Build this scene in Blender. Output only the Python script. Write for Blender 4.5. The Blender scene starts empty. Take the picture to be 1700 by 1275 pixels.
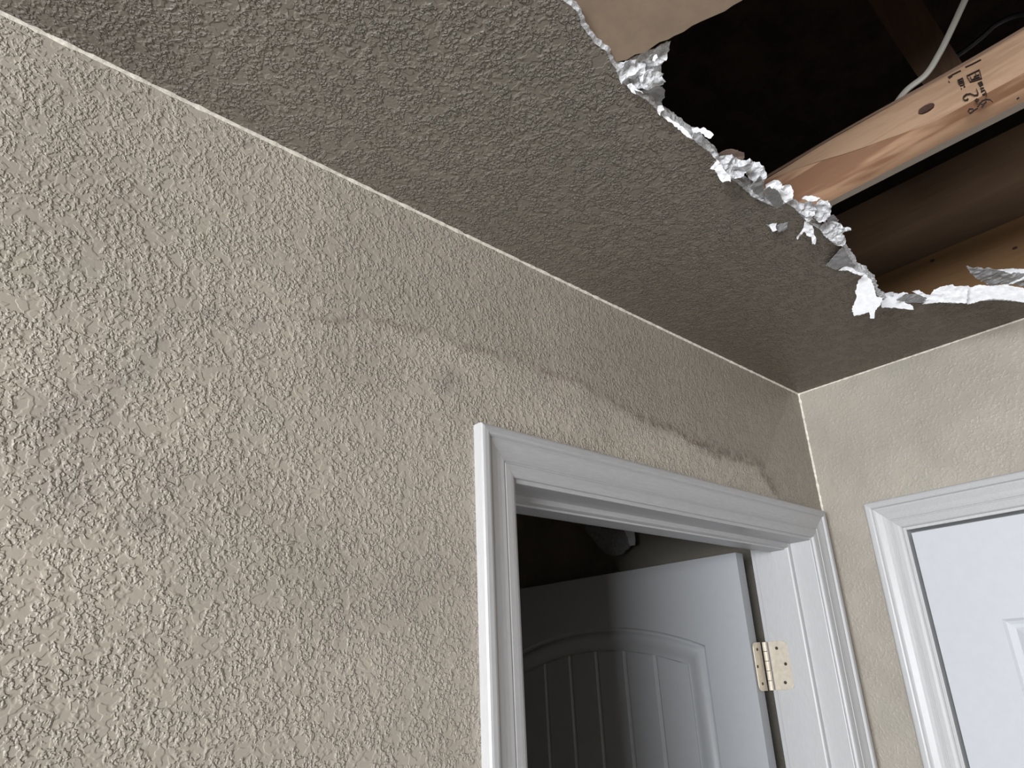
import bpy, bmesh, math, random
import numpy as np
from mathutils import Vector, Matrix, noise
from mathutils.geometry import delaunay_2d_cdt

random.seed(7)
H = 2.40                      # ceiling height, metres; the ceiling corner of the two walls stands at (0, 0, H)
S = bpy.context.scene
COL = S.collection

# ------------------------------------------------------------------ camera
F = 1152.983                  # focal length in pixels of a 1700 px wide frame
SHX, SHY = -0.024231, 0.027493
CAM = Vector((-1.3820, -0.5938, H - 0.5443))
RW = Matrix(((0.7243616551, -0.6872496722, -0.0546633389),
             (0.2110038987, 0.2964840700, -0.9314368207),
             (0.6563364590, 0.6631629395, 0.3597740518)))   # world -> camera (right, down, forward)
cd = bpy.data.cameras.new('camera')
cd.sensor_fit = 'HORIZONTAL'
cd.sensor_width = 36.0
cd.lens = F / 1700.0 * 36.0
cd.shift_x, cd.shift_y = SHX, SHY
cd.clip_start, cd.clip_end = 0.02, 100
cam = bpy.data.objects.new('camera', cd)
COL.objects.link(cam)
right, down, fwd = RW[0], RW[1], RW[2]
M3 = Matrix((right, -down, -fwd)).transposed()
cam.matrix_world = Matrix.Translation(CAM) @ M3.to_4x4()
S.camera = cam

# ------------------------------------------------------------------ world, lights, exposure
w = bpy.data.worlds.new('world')
S.world = w
w.use_nodes = True
w.node_tree.nodes['Background'].inputs[0].default_value = (0.70, 0.80, 1.0, 1)
w.node_tree.nodes['Background'].inputs[1].default_value = 0.6


def area(name, loc, aim, sx, sy, power, col):
    l = bpy.data.lights.new(name, 'AREA')
    l.shape = 'RECTANGLE'
    l.size, l.size_y = sx, sy
    l.energy = power
    l.color = col
    o = bpy.data.objects.new(name, l)
    COL.objects.link(o)
    o.location = loc
    d = (Vector(aim) - Vector(loc))
    o.rotation_euler = d.to_track_quat('-Z', 'Y').to_euler()
    return o


# daylight coming in through the window behind the photographer
area('window_daylight', (-4.78, -1.50, 1.72), (-0.4, -0.8, 1.62), 2.1, 1.08, 262, (0.95, 0.97, 1.0))
S.view_settings.view_transform = 'Standard'
S.view_settings.look = 'None'
S.view_settings.gamma = 1
S.view_settings.use_curve_mapping = False
S.view_settings.exposure = 0.0
try:
    S.cycles.max_bounces = 8
    S.cycles.diffuse_bounces = 6
except Exception:
    pass


# ------------------------------------------------------------------ helpers
def ray(u, v):
    a = (u - 891.193) / F
    b = (v - 684.238) / F
    return right * a + down * b + fwd


def on_plane(u, v, p0, n):
    r = ray(u, v)
    n = Vector(n)
    return CAM + r * ((Vector(p0) - CAM).dot(n) / r.dot(n))


def on_z(u, v, dz=0.0):
    return on_plane(u, v, (0, 0, H + dz), (0, 0, 1))


def on_x(u, v, x=0.0):
    return on_plane(u, v, (x, 0, 0), (1, 0, 0))


def on_y(u, v, y=0.0):
    return on_plane(u, v, (0, y, 0), (0, 1, 0))


def mesh(name, verts, faces, mat, parent=None, smooth=False, mats=None, midx=None):
    me = bpy.data.meshes.new(name)
    me.from_pydata([tuple(v) for v in verts], [], faces)
    me.update()
    bm = bmesh.new()
    bm.from_mesh(me)
    bmesh.ops.recalc_face_normals(bm, faces=bm.faces)
    bm.to_mesh(me)
    bm.free()
    for m in (mats or [mat]):
        me.materials.append(m)
    if midx:
        for p, i in zip(me.polygons, midx):
            p.material_index = i
    if smooth:
        for p in me.polygons:
            p.use_smooth = True
    o = bpy.data.objects.new(name, me)
    COL.objects.link(o)
    if parent is not None:
        o.parent = parent
    return o


def empty(name, loc=(0, 0, 0), rz=0.0, parent=None):
    o = bpy.data.objects.new(name, None)
    o.empty_display_size = 0.05
    COL.objects.link(o)
    o.location = loc
    o.rotation_euler = (0, 0, rz)
    if parent is not None:
        o.parent = parent
    return o


def tag(o, label=None, cat=None, group=None, kind=None):
    if label:
        o['label'] = label
    if cat:
        o['category'] = cat
    if group:
        o['group'] = group
    if kind:
        o['kind'] = kind
    return o


class MB:
    def __init__(s):
        s.v, s.f = [], []

    def add(s, v, f):
        n = len(s.v)
        s.v += [tuple(x) for x in v]
        s.f += [tuple(i + n for i in q) for q in f]
        return s

    def box(s, x0, x1, y0, y1, z0, z1):
        v = [(x, y, z) for x in (x0, x1) for y in (y0, y1) for z in (z0, z1)]
        return s.add(v, [(0, 1, 3, 2), (4, 6, 7, 5), (0, 4, 5, 1), (2, 3, 7, 6), (0, 2, 6, 4), (1, 5, 7, 3)])

    def prism(s, prof, axis, a, b):
        """closed profile of 2-D points extruded along an axis ('x','y','z') from a to b"""
        n = len(prof)

        def P(p, t):
            return {'x': (t, p[0], p[1]), 'y': (p[0], t, p[1]), 'z': (p[0], p[1], t)}[axis]
        v = [P(p, a) for p in prof] + [P(p, b) for p in prof]
        f = [(i, (i + 1) % n, n + (i + 1) % n, n + i) for i in range(n)]
        f += [tuple(range(n)), tuple(range(2 * n - 1, n - 1, -1))]
        return s.add(v, f)

    def obj(s, name, mat, parent=None, smooth=False):
        return mesh(name, s.v, s.f, mat, parent, smooth)


def bevel(o, width, seg=2):
    m = o.modifiers.new('bevel', 'BEVEL')
    m.width = width
    m.segments = seg
    m.limit_method = 'ANGLE'
    return o


# ------------------------------------------------------------------ materials
def new_mat(name):
    m = bpy.data.materials.new(name)
    m.use_nodes = True
    nt = m.node_tree
    return m, nt, nt.nodes['Principled BSDF']


class NT:
    def __init__(s, nt):
        s.nt = nt

    def n(s, kind, **kw):
        x = s.nt.nodes.new(kind)
        for k, v in kw.items():
            if k.startswith('i_'):
                key = k[2:]
                x.inputs[int(key) if key.isdigit() else key].default_value = v
            else:
                setattr(x, k, v)
        return x

    def l(s, a, b):
        s.nt.links.new(a, b)

    def math(s, op, a, b=None, c=None, clamp=False):
        x = s.nt.nodes.new('ShaderNodeMath')
        x.operation = op
        x.use_clamp = clamp
        for i, q in enumerate((a, b, c)):
            if q is None:
                continue
            if isinstance(q, (int, float)):
                x.inputs[i].default_value = q
            else:
                s.l(q, x.inputs[i])
        return x.outputs[0]

    def noise(s, vec, scale, detail=2.0, rough=0.5, dist=0.0):
        x = s.nt.nodes.new('ShaderNodeTexNoise')
        x.inputs['Scale'].default_value = scale
        x.inputs['Detail'].default_value = detail
        x.inputs['Roughness'].default_value = rough
        x.inputs['Distortion'].default_value = dist
        s.l(vec, x.inputs['Vector'])
        return x.outputs['Fac']

    def step(s, val, a, b, lo=0.0, hi=1.0, smooth=True):
        x = s.nt.nodes.new('ShaderNodeMapRange')
        x.interpolation_type = 'SMOOTHSTEP' if smooth else 'LINEAR'
        s.l(val, x.inputs['Value'])
        x.inputs['From Min'].default_value = a
        x.inputs['From Max'].default_value = b
        x.inputs['To Min'].default_value = lo
        x.inputs['To Max'].default_value = hi
        return x.outputs[0]

    def mix(s, fac, a, b, mode='MIX'):
        x = s.nt.nodes.new('ShaderNodeMix')
        x.data_type = 'RGBA'
        x.blend_type = mode
        if isinstance(fac, (int, float)):
            x.inputs[0].default_value = fac
        else:
            s.l(fac, x.inputs[0])
        for i, q in ((6, a), (7, b)):
            if isinstance(q, tuple):
                x.inputs[i].default_value = (*q, 1) if len(q) == 3 else q
            else:
                s.l(q, x.inputs[i])
        return x.outputs[2]


TAUPE = (0.44, 0.395, 0.335)


def knockdown(name, base, relief, rough=0.42, dist=0.0010, stains=False, damp_shade=False, fine=250.0, detail=1.0, blotch=0.10):
    """painted plaster with a spattered, knocked-down texture"""
    m, nt, b = new_mat(name)
    g = NT(nt)
    tc = g.n('ShaderNodeTexCoord').outputs['Object']
    warp = g.n('ShaderNodeTexNoise', i_Scale=110.0, i_Detail=1.0)
    g.l(tc, warp.inputs['Vector'])
    wv = g.n('ShaderNodeVectorMath', operation='SCALE')
    g.l(warp.outputs['Color'], wv.inputs[0])
    wv.inputs['Scale'].default_value = 0.0025
    wa = g.n('ShaderNodeVectorMath', operation='ADD')
    g.l(tc, wa.inputs[0])
    g.l(wv.outputs[0], wa.inputs[1])
    vec = wa.outputs[0]
    n1 = g.noise(vec, fine, 1.5, 0.5)
    n2 = g.noise(vec, fine * 0.42, 1.0, 0.5)
    mask = g.step(g.noise(tc, 52.0, 2.0, 0.6), 0.40, 0.52)
    blobs = g.step(n1, 0.44, 0.62)
    plate = g.step(n2, 0.48, 0.57)
    h = g.math('MULTIPLY', blobs, mask)
    h = g.math('ADD', h, g.math('MULTIPLY', plate, 0.35))
    h = g.math('ADD', h, g.math('MULTIPLY', n1, 0.15))
    bump = g.n('ShaderNodeBump')
    bump.inputs['Strength'].default_value = relief
    bump.inputs['Distance'].default_value = dist
    g.l(h, bump.inputs['Height'])
    g.l(bump.outputs[0], b.inputs['Normal'])
    big = g.noise(tc, 5.0, 3.0, 0.6)
    c = g.mix(g.step(big, 0.3, 0.7), tuple(x * (1 - blotch) for x in base), tuple(x * (1 + blotch) for x in base))
    tint = g.noise(tc, 9.0, 2.0)
    c = g.mix(g.step(tint, 0.5, 0.75, 0, 0.35 * blotch / 0.1), c, (base[0] * 0.86, base[1] * 0.93, base[2] * 0.88))
    if stains:
        at = g.n('ShaderNodeVertexColor')
        at.layer_name = 'stain'
        sp = g.n('ShaderNodeSeparateColor')
        g.l(at.outputs[0], sp.inputs[0])
        sn = g.noise(tc, 60.0, 3.0, 0.7)
        line = g.math('MULTIPLY', sp.outputs[0], g.step(sn, 0.38, 0.62, 0.25, 1.1))
        c = g.mix(g.math('MINIMUM', line, 1.0), c, (base[0] * 0.45, base[1] * 0.40, base[2] * 0.38))
        c = g.mix(sp.outputs[1], c, (base[0] * 0.47, base[1] * 0.46, base[2] * 0.45))
        c = g.mix(sp.outputs[2], c, (base[0] * 0.62, base[1] * 0.63, base[2] * 0.68))
    if damp_shade:  # ceiling darkens towards the right wall: light falloff put into the colour
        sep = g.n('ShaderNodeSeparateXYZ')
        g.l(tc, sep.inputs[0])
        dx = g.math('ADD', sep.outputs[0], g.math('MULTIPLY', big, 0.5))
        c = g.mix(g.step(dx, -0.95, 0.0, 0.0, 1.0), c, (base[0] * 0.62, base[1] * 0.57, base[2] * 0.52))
    g.l(c, b.inputs['Base Color'])
    b.inputs['Roughness'].default_value = rough
    b.inputs['Specular IOR Level'].default_value = 0.35
    return m


def painted(name, col, rough=0.4, streak=None, bumps=0.12, amp=1.0):
    m, nt, b = new_mat(name)
    g = NT(nt)
    tc = g.n('ShaderNodeTexCoord').outputs['Object']
    mp = g.n('ShaderNodeMapping')
    mp.inputs['Scale'].default_value = streak or (1, 1, 1)
    g.l(tc, mp.inputs[0])
    n = g.noise(mp.outputs[0], 60.0, 3.0, 0.6)
    c = g.mix(g.step(n, 0.35, 0.7), tuple(x * (1 - 0.06 * amp) for x in col), tuple(min(1, x * (1 + 0.04 * amp)) for x in col))
    g.l(c, b.inputs['Base Color'])
    bp = g.n('ShaderNodeBump')
    bp.inputs['Strength'].default_value = bumps
    bp.inputs['Distance'].default_value = 0.0006
    g.l(n, bp.inputs['Height'])
    g.l(bp.outputs[0], b.inputs['Normal'])
    b.inputs['Roughness'].default_value = rough
    b.inputs['Specular IOR Level'].default_value = 0.4
    return m


def wood(name, light, dark, axis='y', scale=1.0, wane=None):
    m, nt, b = new_mat(name)
    g = NT(nt)
    tc = g.n('ShaderNodeTexCoord').outputs['Object']
    mp = g.n('ShaderNodeMapping')
    sc = {'y': (26, 2.2, 26), 'z': (26, 26, 2.2), 'x': (2.2, 26, 26)}[axis]
    mp.inputs['Scale'].default_value = tuple(s * scale for s in sc)
    g.l(tc, mp.inputs[0])
    n = g.noise(mp.outputs[0], 1.0, 4.0, 0.6, 0.6)
    rings = g.math('SINE', g.math('MULTIPLY', n, 30.0))
    r = g.step(rings, -1, 1, 0, 1)
    fine = g.noise(mp.outputs[0], 9.0, 3.0, 0.7)
    c = g.mix(g.math('MULTIPLY', r, 0.32), light, dark)
    c = g.mix(g.step(fine, 0.45, 0.75, 0, 0.25), c, dark)
    if wane:
        wn = g.noise(mp.outputs[0], 0.9, 3.0, 0.6, 0.4)
        c = g.mix(g.step(wn, 0.54, 0.60, 0, 0.85), c, wane)
    g.l(c, b.inputs['Base Color'])
    bp = g.n('ShaderNodeBump')
    bp.inputs['Strength'].default_value = 0.3
    bp.inputs['Distance'].default_value = 0.001
    g.l(fine, bp.inputs['Height'])
    g.l(bp.outputs[0], b.inputs['Normal'])
    b.inputs['Roughness'].default_value = 0.7
    return m


def plain(name, col, rough=0.7, metal=0.0, nscale=0, amp=0.15, bump=0.0):
    m, nt, b = new_mat(name)
    g = NT(nt)
    if nscale:
        tc = g.n('ShaderNodeTexCoord').outputs['Object']
        n = g.noise(tc, nscale, 4.0, 0.65)
        c = g.mix(g.step(n, 0.3, 0.7), tuple(x * (1 - amp) for x in col), tuple(min(1, x * (1 + amp)) for x in col))
        g.l(c, b.inputs['Base Color'])
        if bump:
            bp = g.n('ShaderNodeBump')
            bp.inputs['Strength'].default_value = bump
            bp.inputs['Distance'].default_value = 0.002
            g.l(n, bp.inputs['Height'])
            g.l(bp.outputs[0], b.inputs['Normal'])
    else:
        b.inputs['Base Color'].default_value = (*col, 1)
    b.inputs['Roughness'].default_value = rough
    b.inputs['Metallic'].default_value = metal
    return m


m_wallA = knockdown('taupe_wall_paint', tuple(x * 1.06 for x in TAUPE), 1.0, stains=True, rough=0.38, fine=290)
m_wallB = knockdown('taupe_smooth_paint_dimmed', tuple(x * 0.86 for x in (0.432, 0.392, 0.335)), 0.45, fine=190)  # same paint as the stained wall, lowered in colour to look less lit
m_ceil = knockdown('taupe_ceiling_paint_dimmed', tuple(x * 0.64 for x in TAUPE), 1.0, damp_shade=True, dist=0.0021, fine=280, rough=0.38)  # same taupe paint darkened; the ceiling's weaker light is put into the colour
m_room = knockdown('dim_room_paint', tuple(x * 0.7 for x in TAUPE), 0.3)  # same taupe darkened; dimness of the outlying rooms put into the colour
m_caulk = plain('caulk_lit_edge', (0.80, 0.75, 0.66), 0.5, nscale=180, amp=0.18, bump=0.5)  # caulk, lightened so its colour stands in for a lit edge
m_trim = painted('white_trim_paint', (0.53, 0.53, 0.535), 0.35, streak=(6, 6, 1), bumps=0.10, amp=0.6)
m_trimH = painted('white_head_trim_shaded', (0.46, 0.46, 0.465), 0.38, streak=(1, 6, 6), bumps=0.12, amp=0.8)  # same trim paint darkened; shade on the head pieces put into the colour
m_door = painted('white_door_paint', (0.57, 0.585, 0.62), 0.45, bumps=0.02, amp=0.25)
m_leaf = painted('white_door_paint_shaded', (0.44, 0.455, 0.475), 0.45, bumps=0.02, amp=0.25)  # same door paint darkened; shade on the open leaf put into the colour
m_nickel = plain('satin_nickel', (0.72, 0.65, 0.54), 0.42, 0.25, nscale=120, amp=0.08)
m_screw = plain('dark_screw', (0.10, 0.09, 0.07), 0.5, 0.8)
m_joist = wood('pine_lumber', (0.335, 0.215, 0.135), (0.19, 0.100, 0.052), 'y')
m_wane = wood('pine_lumber_wane', (0.37, 0.225, 0.135), (0.24, 0.125, 0.065), 'y', wane=(0.17, 0.075, 0.035))
m_soffit = wood('lumber_underside', (0.30, 0.255, 0.205), (0.25, 0.21, 0.165), 'y', 0.6)
m_bark = wood('bark_edge', (0.20, 0.13, 0.088), (0.12, 0.07, 0.045), 'y', wane=(0.06, 0.035, 0.025))
m_web = wood('old_rafter_wood', (0.17, 0.10, 0.06), (0.10, 0.055, 0.03), 'z')
m_beam2 = wood('beam_wood_shaded', (0.12, 0.068, 0.034), (0.07, 0.038, 0.02), 'y', 0.5)  # beam wood darkened: the fade into the attic is put into the colour
m_beam = wood('beam_wood', (0.27, 0.148, 0.062), (0.19, 0.10, 0.04), 'y', 0.5)
m_ink = plain('ink_stamp', (0.035, 0.02, 0.015), 0.8)
m_knot = plain('wood_knot', (0.05, 0.02, 0.013), 0.6, nscale=200, amp=0.4)
m_gyp = plain('gypsum_core', (0.66, 0.67, 0.69), 0.9, nscale=220, amp=0.28, bump=0.9)
m_white = plain('white_paper', (0.90, 0.91, 0.93), 0.8, nscale=150, amp=0.06, bump=0.25)
m_grey = plain('grey_paper', (0.40, 0.40, 0.41), 0.85, nscale=150, amp=0.2, bump=0.5)
m_brown = plain('brown_paper', (0.33, 0.245, 0.175), 0.8, nscale=60, amp=0.07, bump=0.1)
m_scrap = plain('brown_paper_scrap', (0.24, 0.175, 0.14), 0.8, nscale=60, amp=0.1, bump=0.1)
m_cable = plain('cable_jacket', (0.34, 0.32, 0.28), 0.5)
m_black = plain('black_jacket', (0.015, 0.015, 0.018), 0.35)
m_floor = wood('floor_boards', (0.10, 0.08, 0.06), (0.07, 0.05, 0.035), 'x', 0.3)
m_attic = plain('attic_wood', (0.10, 0.06, 0.035), 0.9, nscale=8, amp=0.3)

# ------------------------------------------------------------------ dimensions
XL, XR = -0.8992, -0.0213       # outer edges of the casing of door 1
CW = 0.0559                     # casing width
ZT = H - 0.2623                 # top of both door casings
JL, JR = XL + CW + 0.005, XR - CW - 0.005    # jamb faces
JT = ZT - CW - 0.005
YD = -0.0870                    # outer edge of the casing of door 2
WT = 0.116
ROOM = (-4.60, -3.60)           # far ends of the room in x and y

# ------------------------------------------------------------------ wall with door 1 (wall_left)
STAIN = [(455, 524), (505, 521), (560, 530), (619, 530), (659, 540), (715, 549), (751, 564), (771, 576), (823, 587),
         (856, 594), (909, 617), (965, 633), (1008, 661), (1043, 682), (1080, 701), (1128, 719), (1157, 735),
         (1182, 748), (1220, 760), (1255, 767), (1262, 780), (1278, 802), (1286, 818)]


def build_wall_left():
    cell = 0.004
    x0, x1, z0, z1 = -1.60, 0.0, 1.44, H
    nx, nz = int(round((x1 - x0) / cell)), int(round((z1 - z0) / cell))
    xs = np.linspace(x0, x1, nx + 1)
    zs = np.linspace(z0, z1, nz + 1)
    ox0, ox1, oz = XL + 0.03, XR - 0.03, ZT - 0.03     # rough opening, hidden by casing and jamb
    X, Z = np.meshgrid(xs, zs)
    pts = np.stack([X.ravel(), Z.ravel()], 1)
    # polyline distances
    poly = np.array([[on_y(u, v).x, on_y(u, v).z] for u, v in STAIN])

    def pdist(pl, p):
        best = np.full(len(p), 9.0)
        tt = np.zeros(len(p))
        side = np.zeros(len(p))
        for i in range(len(pl) - 1):
            a, b = pl[i], pl[i + 1]
            d = b - a
            t = np.clip(((p - a) @ d) / (d @ d), 0, 1)
            q = p - (a + t[:, None] * d)
            r = np.hypot(q[:, 0], q[:, 1])
            k = r < best
            best[k] = r[k]
            tt[k] = (i + t[k]) / (len(pl) - 1)
            side[k] = (d[0] * q[k, 1] - d[1] * q[k, 0])
        return best, tt, side
    jit = np.array([noise.noise(Vector((p[0] * 30, p[1] * 30, 0))) for p in pts]) * 0.006
    jit += np.array([noise.noise(Vector((p[0] * 90, p[1] * 90, 3))) for p in pts]) * 0.003
    dd, tt, sd = pdist(poly, pts)
    sgn = np.where(sd > 0, 1.0, -1.0)
    s = dd * sgn + jit                 # > 0 above the stain line
    wline = 0.0040 + 0.005 * tt
    line = np.exp(-(s / wline) ** 2) * (0.55 + 0.6 * np.clip((tt - 0.5) * 3, 0, 1)) * np.clip(tt * 12, 0, 1)
    line *= np.where(tt >= 0.999, np.exp(-(dd / 0.006) ** 2), 1)
    # a broader brown fringe just above the line towards the right
    fr = np.exp(-((s - 0.010) / 0.012) ** 2) * (s > -0.01) * np.clip((tt - 0.5) * 3, 0, 1) * 0.5
    line = np.clip(line + fr, 0, 1)
    xx = pts[:, 0]
    up = 1 / (1 + np.exp(-s / 0.006))
    endfade = np.where(tt > 0.93, 0.8, 1.0)
    damp_shade = up * np.clip((xx + 1.15) / 0.9, 0, 1) ** 0.85 * 0.64 * endfade
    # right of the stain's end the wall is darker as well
    damp_shade = np.maximum(damp_shade, np.clip((xx + 0.13) / 0.07, 0, 1) * 0.45)
    # smudges
    sm = np.zeros(len(pts))
    for (u, v, r, a) in [(748, 632, 0.018, 0.55), (735, 640, 0.012, 0.3), (110, 800, 0.022, 0.5), (88, 783, 0.007, 0.6),
                         (95, 692, 0.012, 0.55), (255, 862, 0.012, 0.55), (215, 625, 0.016, 0.45),
                         (262, 566, 0.010, 0.45), (240, 610, 0.012, 0.35), (150, 690, 0.030, 0.30), (60, 770, 0.012, 0.35),
                         (270, 800, 0.018, 0.3), (345, 520, 0.008, 0.5), (420, 530, 0.012, 0.25), (410, 234, 0.0025, 0.7),
                         (100, 730, 0.04, 0.22), (640, 1010, 0.03, 0.08)]:
        p = on_y(u, v)
        d = np.hypot(pts[:, 0] - p.x, pts[:, 1] - p.z) + jit * 1.6
        sm = np.maximum(sm, a * np.exp(-(d / r) ** 2))
    # faint ring on the left, continuing the tide mark
    ring = np.array([[on_y(u, v).x, on_y(u, v).z] for u, v in
                     [(300, 520), (262, 560), (225, 612), (160, 650), (95, 692), (60, 740), (88, 783), (150, 820)]])
    dr, tr, _ = pdist(ring, pts)
    sm = np.maximum(sm, np.exp(-((dr + jit) / 0.005) ** 2) * 0.30)
    col = np.stack([line, np.clip(damp_shade, 0, 1), np.clip(sm, 0, 1), np.ones(len(pts))], 1)
    verts = [(p[0], 0.0, p[1]) for p in pts]
    faces = []
    for j in range(nz):
        zc = (zs[j] + zs[j + 1]) / 2
        for i in range(nx):
            xc = (xs[i] + xs[i + 1]) / 2
            if ox0 < xc < ox1 and zc < oz:
                continue
            k = j * (nx + 1) + i
            faces.append((k, k + 1, k + nx + 2, k + nx + 1))
    nfront = len(verts)
    b = MB()
    b.v, b.f = verts, faces

    def rect(xa, xb, za, zb, y):
        b.add([(xa, y, za), (xb, y, za), (xb, y, zb), (xa, y, zb)], [(0, 1, 2, 3)])
    rect(ROOM[0], x0, 0, H, 0)
    rect(x0, ox0, 0, z0, 0)
    rect(ox1, x1, 0, z0, 0)
    for y in (WT,):
        rect(ROOM[0], ox0, 0, H, y)
        rect(ox1, 0, 0, H, y)
        rect(ox0, ox1, oz, H, y)
    # ends of the studs round the rough opening
    b.add([(ox0, 0, 0), (ox0, WT, 0), (ox0, WT, oz), (ox0, 0, oz)], [(0, 1, 2, 3)])
    b.add([(ox1, 0, 0), (ox1, WT, 0), (ox1, WT, oz), (ox1, 0, oz)], [(0, 1, 2, 3)])
    b.add([(ox0, 0, oz), (ox1, 0, oz), (ox1, WT, oz), (ox0, WT, oz)], [(0, 1, 2, 3)])
    me = bpy.data.meshes.new('wall_left')
    me.from_pydata(b.v, [], b.f)
    ca = me.color_attributes.new('stain', 'FLOAT_COLOR', 'POINT')
    full = np.zeros((len(b.v), 4), dtype=np.float32)
    full[:nfront] = col
    full[:, 3] = 1
    ca.data.foreach_set('color', full.ravel())
    me.materials.append(m_wallA)
    o = bpy.data.objects.new('wall_left', me)
    COL.objects.link(o)
    return tag(o, 'textured taupe wall with a curved brown water stain over the open door', 'wall', kind='structure')


wall_left = build_wall_left()

# ------------------------------------------------------------------ wall with door 2 (wall_right)
D2A, D2B = YD - 0.03, YD - 2 * CW - 0.766 + 0.03      # rough opening in y (from high y to low y)
b = MB()


def rectx(b, ya, yb, za, zb, x):
    b.add([(x, ya, za), (x, yb, za), (x, yb, zb), (x, ya, zb)], [(0, 1, 2, 3)])


for x in (0.0, WT):
    rectx(b, 0.0, D2A, 0, H, x)
    rectx(b, D2B, ROOM[1], 0, H, x)
    rectx(b, D2A, D2B, ZT - 0.03, H, x)
b.add([(0, D2A, 0), (WT, D2A, 0), (WT, D2A, ZT - .03), (0, D2A, ZT - .03)], [(0, 1, 2, 3)])
b.add([(0, D2B, 0), (WT, D2B, 0), (WT, D2B, ZT - .03), (0, D2B, ZT - .03)], [(0, 1, 2, 3)])
b.add([(0, D2A, ZT - .03), (WT, D2A, ZT - .03), (WT, D2B, ZT - .03), (0, D2B, ZT - .03)], [(0, 1, 2, 3)])
wr = b.obj('wall_right', m_wallB)
tag(wr, 'brighter taupe wall right of the corner, around the closed door', 'wall', kind='structure')

# the rest of the room, behind the photographer
b = MB()
wy0, wy1, wz0, wz1 = -2.62, -0.40, 1.12, 2.28
rectx(b, 0.0, wy1, 0, H, ROOM[0])
rectx(b, wy0, ROOM[1], 0, H, ROOM[0])
rectx(b, wy0, wy1, 0, wz0, ROOM[0])
rectx(b, wy0, wy1, wz1, H, ROOM[0])
tag(b.obj('wall_back', m_room), 'taupe wall with the window, behind the photographer', 'wall', kind='structure')
b = MB()
b.add([(ROOM[0], ROOM[1], 0), (WT, ROOM[1], 0), (WT, ROOM[1], H), (ROOM[0], ROOM[1], H)], [(0, 1, 2, 3)])
tag(b.obj('wall_front', m_room), 'taupe wall to the right of the photographer', 'wall', kind='structure')
b = MB()
b.box(ROOM[0] - 0.1, 2.1, ROOM[1] - 0.1, 3.3, -0.05, 0.0)
tag(b.obj('floor', m_floor), 'wooden floor below the frame', 'floor', kind='structure')
# window frame
wf = empty('window_1', (ROOM[0], (wy0 + wy1) / 2, wz0))
tag(wf, 'white window frame behind the photographer', 'window', kind='structure')
b = MB()
yc = (wy0 + wy1) / 2
hw = (wy1 - wy0) / 2
for y in (-hw + .02, hw - .02):
    b.box(-.05, .03, y - .025, y + .025, 0, wz1 - wz0)
for z in (0.02, wz1 - wz0 - .02):
    b.box(-.05, .03, -hw, hw, z - .025, z + .025)
b.obj('window_frame', m_trim, wf)

# ------------------------------------------------------------------ ceiling with the hole
EDGE = [(935, 0), (948, 9), (960, 24), (965, 42), (980, 60), (988, 72), (1007, 85), (1015, 104), (1025, 118), (1029, 136),
        (1041, 142), (1051, 153), (1062, 159), (1074, 166), (1088, 179), (1098, 191), (1112, 200), (1126, 212),
        (1140, 222), (1152, 231), (1159, 240), (1176, 250), (1188, 262), (1192, 280), (1204, 292), (1219, 300),
        (1238, 316), (1252, 328), (1266, 335), (1285, 342), (1306, 337), (1320, 346), (1336, 366), (1360, 380),
        (1379, 401), (1398, 408), (1406, 422), (1418, 439), (1402, 441), (1412, 448), (1436, 455), (1449, 468),
        (1456, 490), (1470, 499), (1483, 498), (1507, 502), (1535, 502), (1559, 501), (1582, 504), (1606, 502),
        (1629, 499), (1653, 498), (1676, 499), (1700, 502)]
edge = [on_z(u, v).to_2d() for u, v in EDGE]
p_end, p_start = edge[-1], edge[0]
out = [Vector((p_end.x + 0.02, p_end.y - 0.10)), Vector((p_end.x - 0.01, p_end.y - 0.30)),
       Vector((p_end.x - 0.10, p_end.y - 0.52)), Vector((-0.40, -1.08)), Vector((-0.70, -1.15)), Vector((-1.02, -1.12)),
       Vector((-1.22, -1.00)), Vector((-1.27, -0.80)), Vector((-1.22, -0.60)), Vector((-1.18, -0.45)),
       Vector((-1.12, -0.34)), Vector((p_start.x - 0.03, p_start.y - 0.01))]
loop = []
raw = edge + out
for i in range(len(raw)):
    a, c = raw[i], raw[(i + 1) % len(raw)]
    n = max(1, int((c - a).length / 0.0025))
    d = (c - a)
    nn = Vector((-d.y, d.x)).normalized() if d.length > 0 else Vector((0, 0))
    for k in range(n):
        t = k / n
        q = a.lerp(c, t)
        amp = 0.0016
        q = q + nn * (noise.noise(Vector((q.x * 260, q.y * 260, 0))) * amp * (0 if k == 0 else 1))
        loop.append(q)
BT = 0.0127                     # thickness of the gypsum board
outer = [Vector(p) for p in ((ROOM[0], 0), (0, 0), (0, ROOM[1]), (ROOM[0], ROOM[1]))]


def fill(outer, hole):
    vs = outer + hole
    n0 = len(outer)
    es = [(i, (i + 1) % n0) for i in range(n0)]
    nh = len(hole)
    es += [(n0 + i, n0 + (i + 1) % nh) for i in range(nh)]
    r = delaunay_2d_cdt(vs, es, [], 0, 1e-7)
    V, Fs = r[0], r[2]

    def inside(p, poly):
        c = False
        for i in range(len(poly)):
            a, b = poly[i], poly[i - 1]
            if (a.y > p.y) != (b.y > p.y) and p.x < (b.x - a.x) * (p.y - a.y) / (b.y - a.y) + a.x:
                c = not c
        return c
    keep = []
    for f in Fs:
        ctr = sum((V[i] for i in f), Vector((0, 0))) / len(f)
        if not inside(ctr, hole):
            keep.append(tuple(f))
    return V, keep


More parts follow.
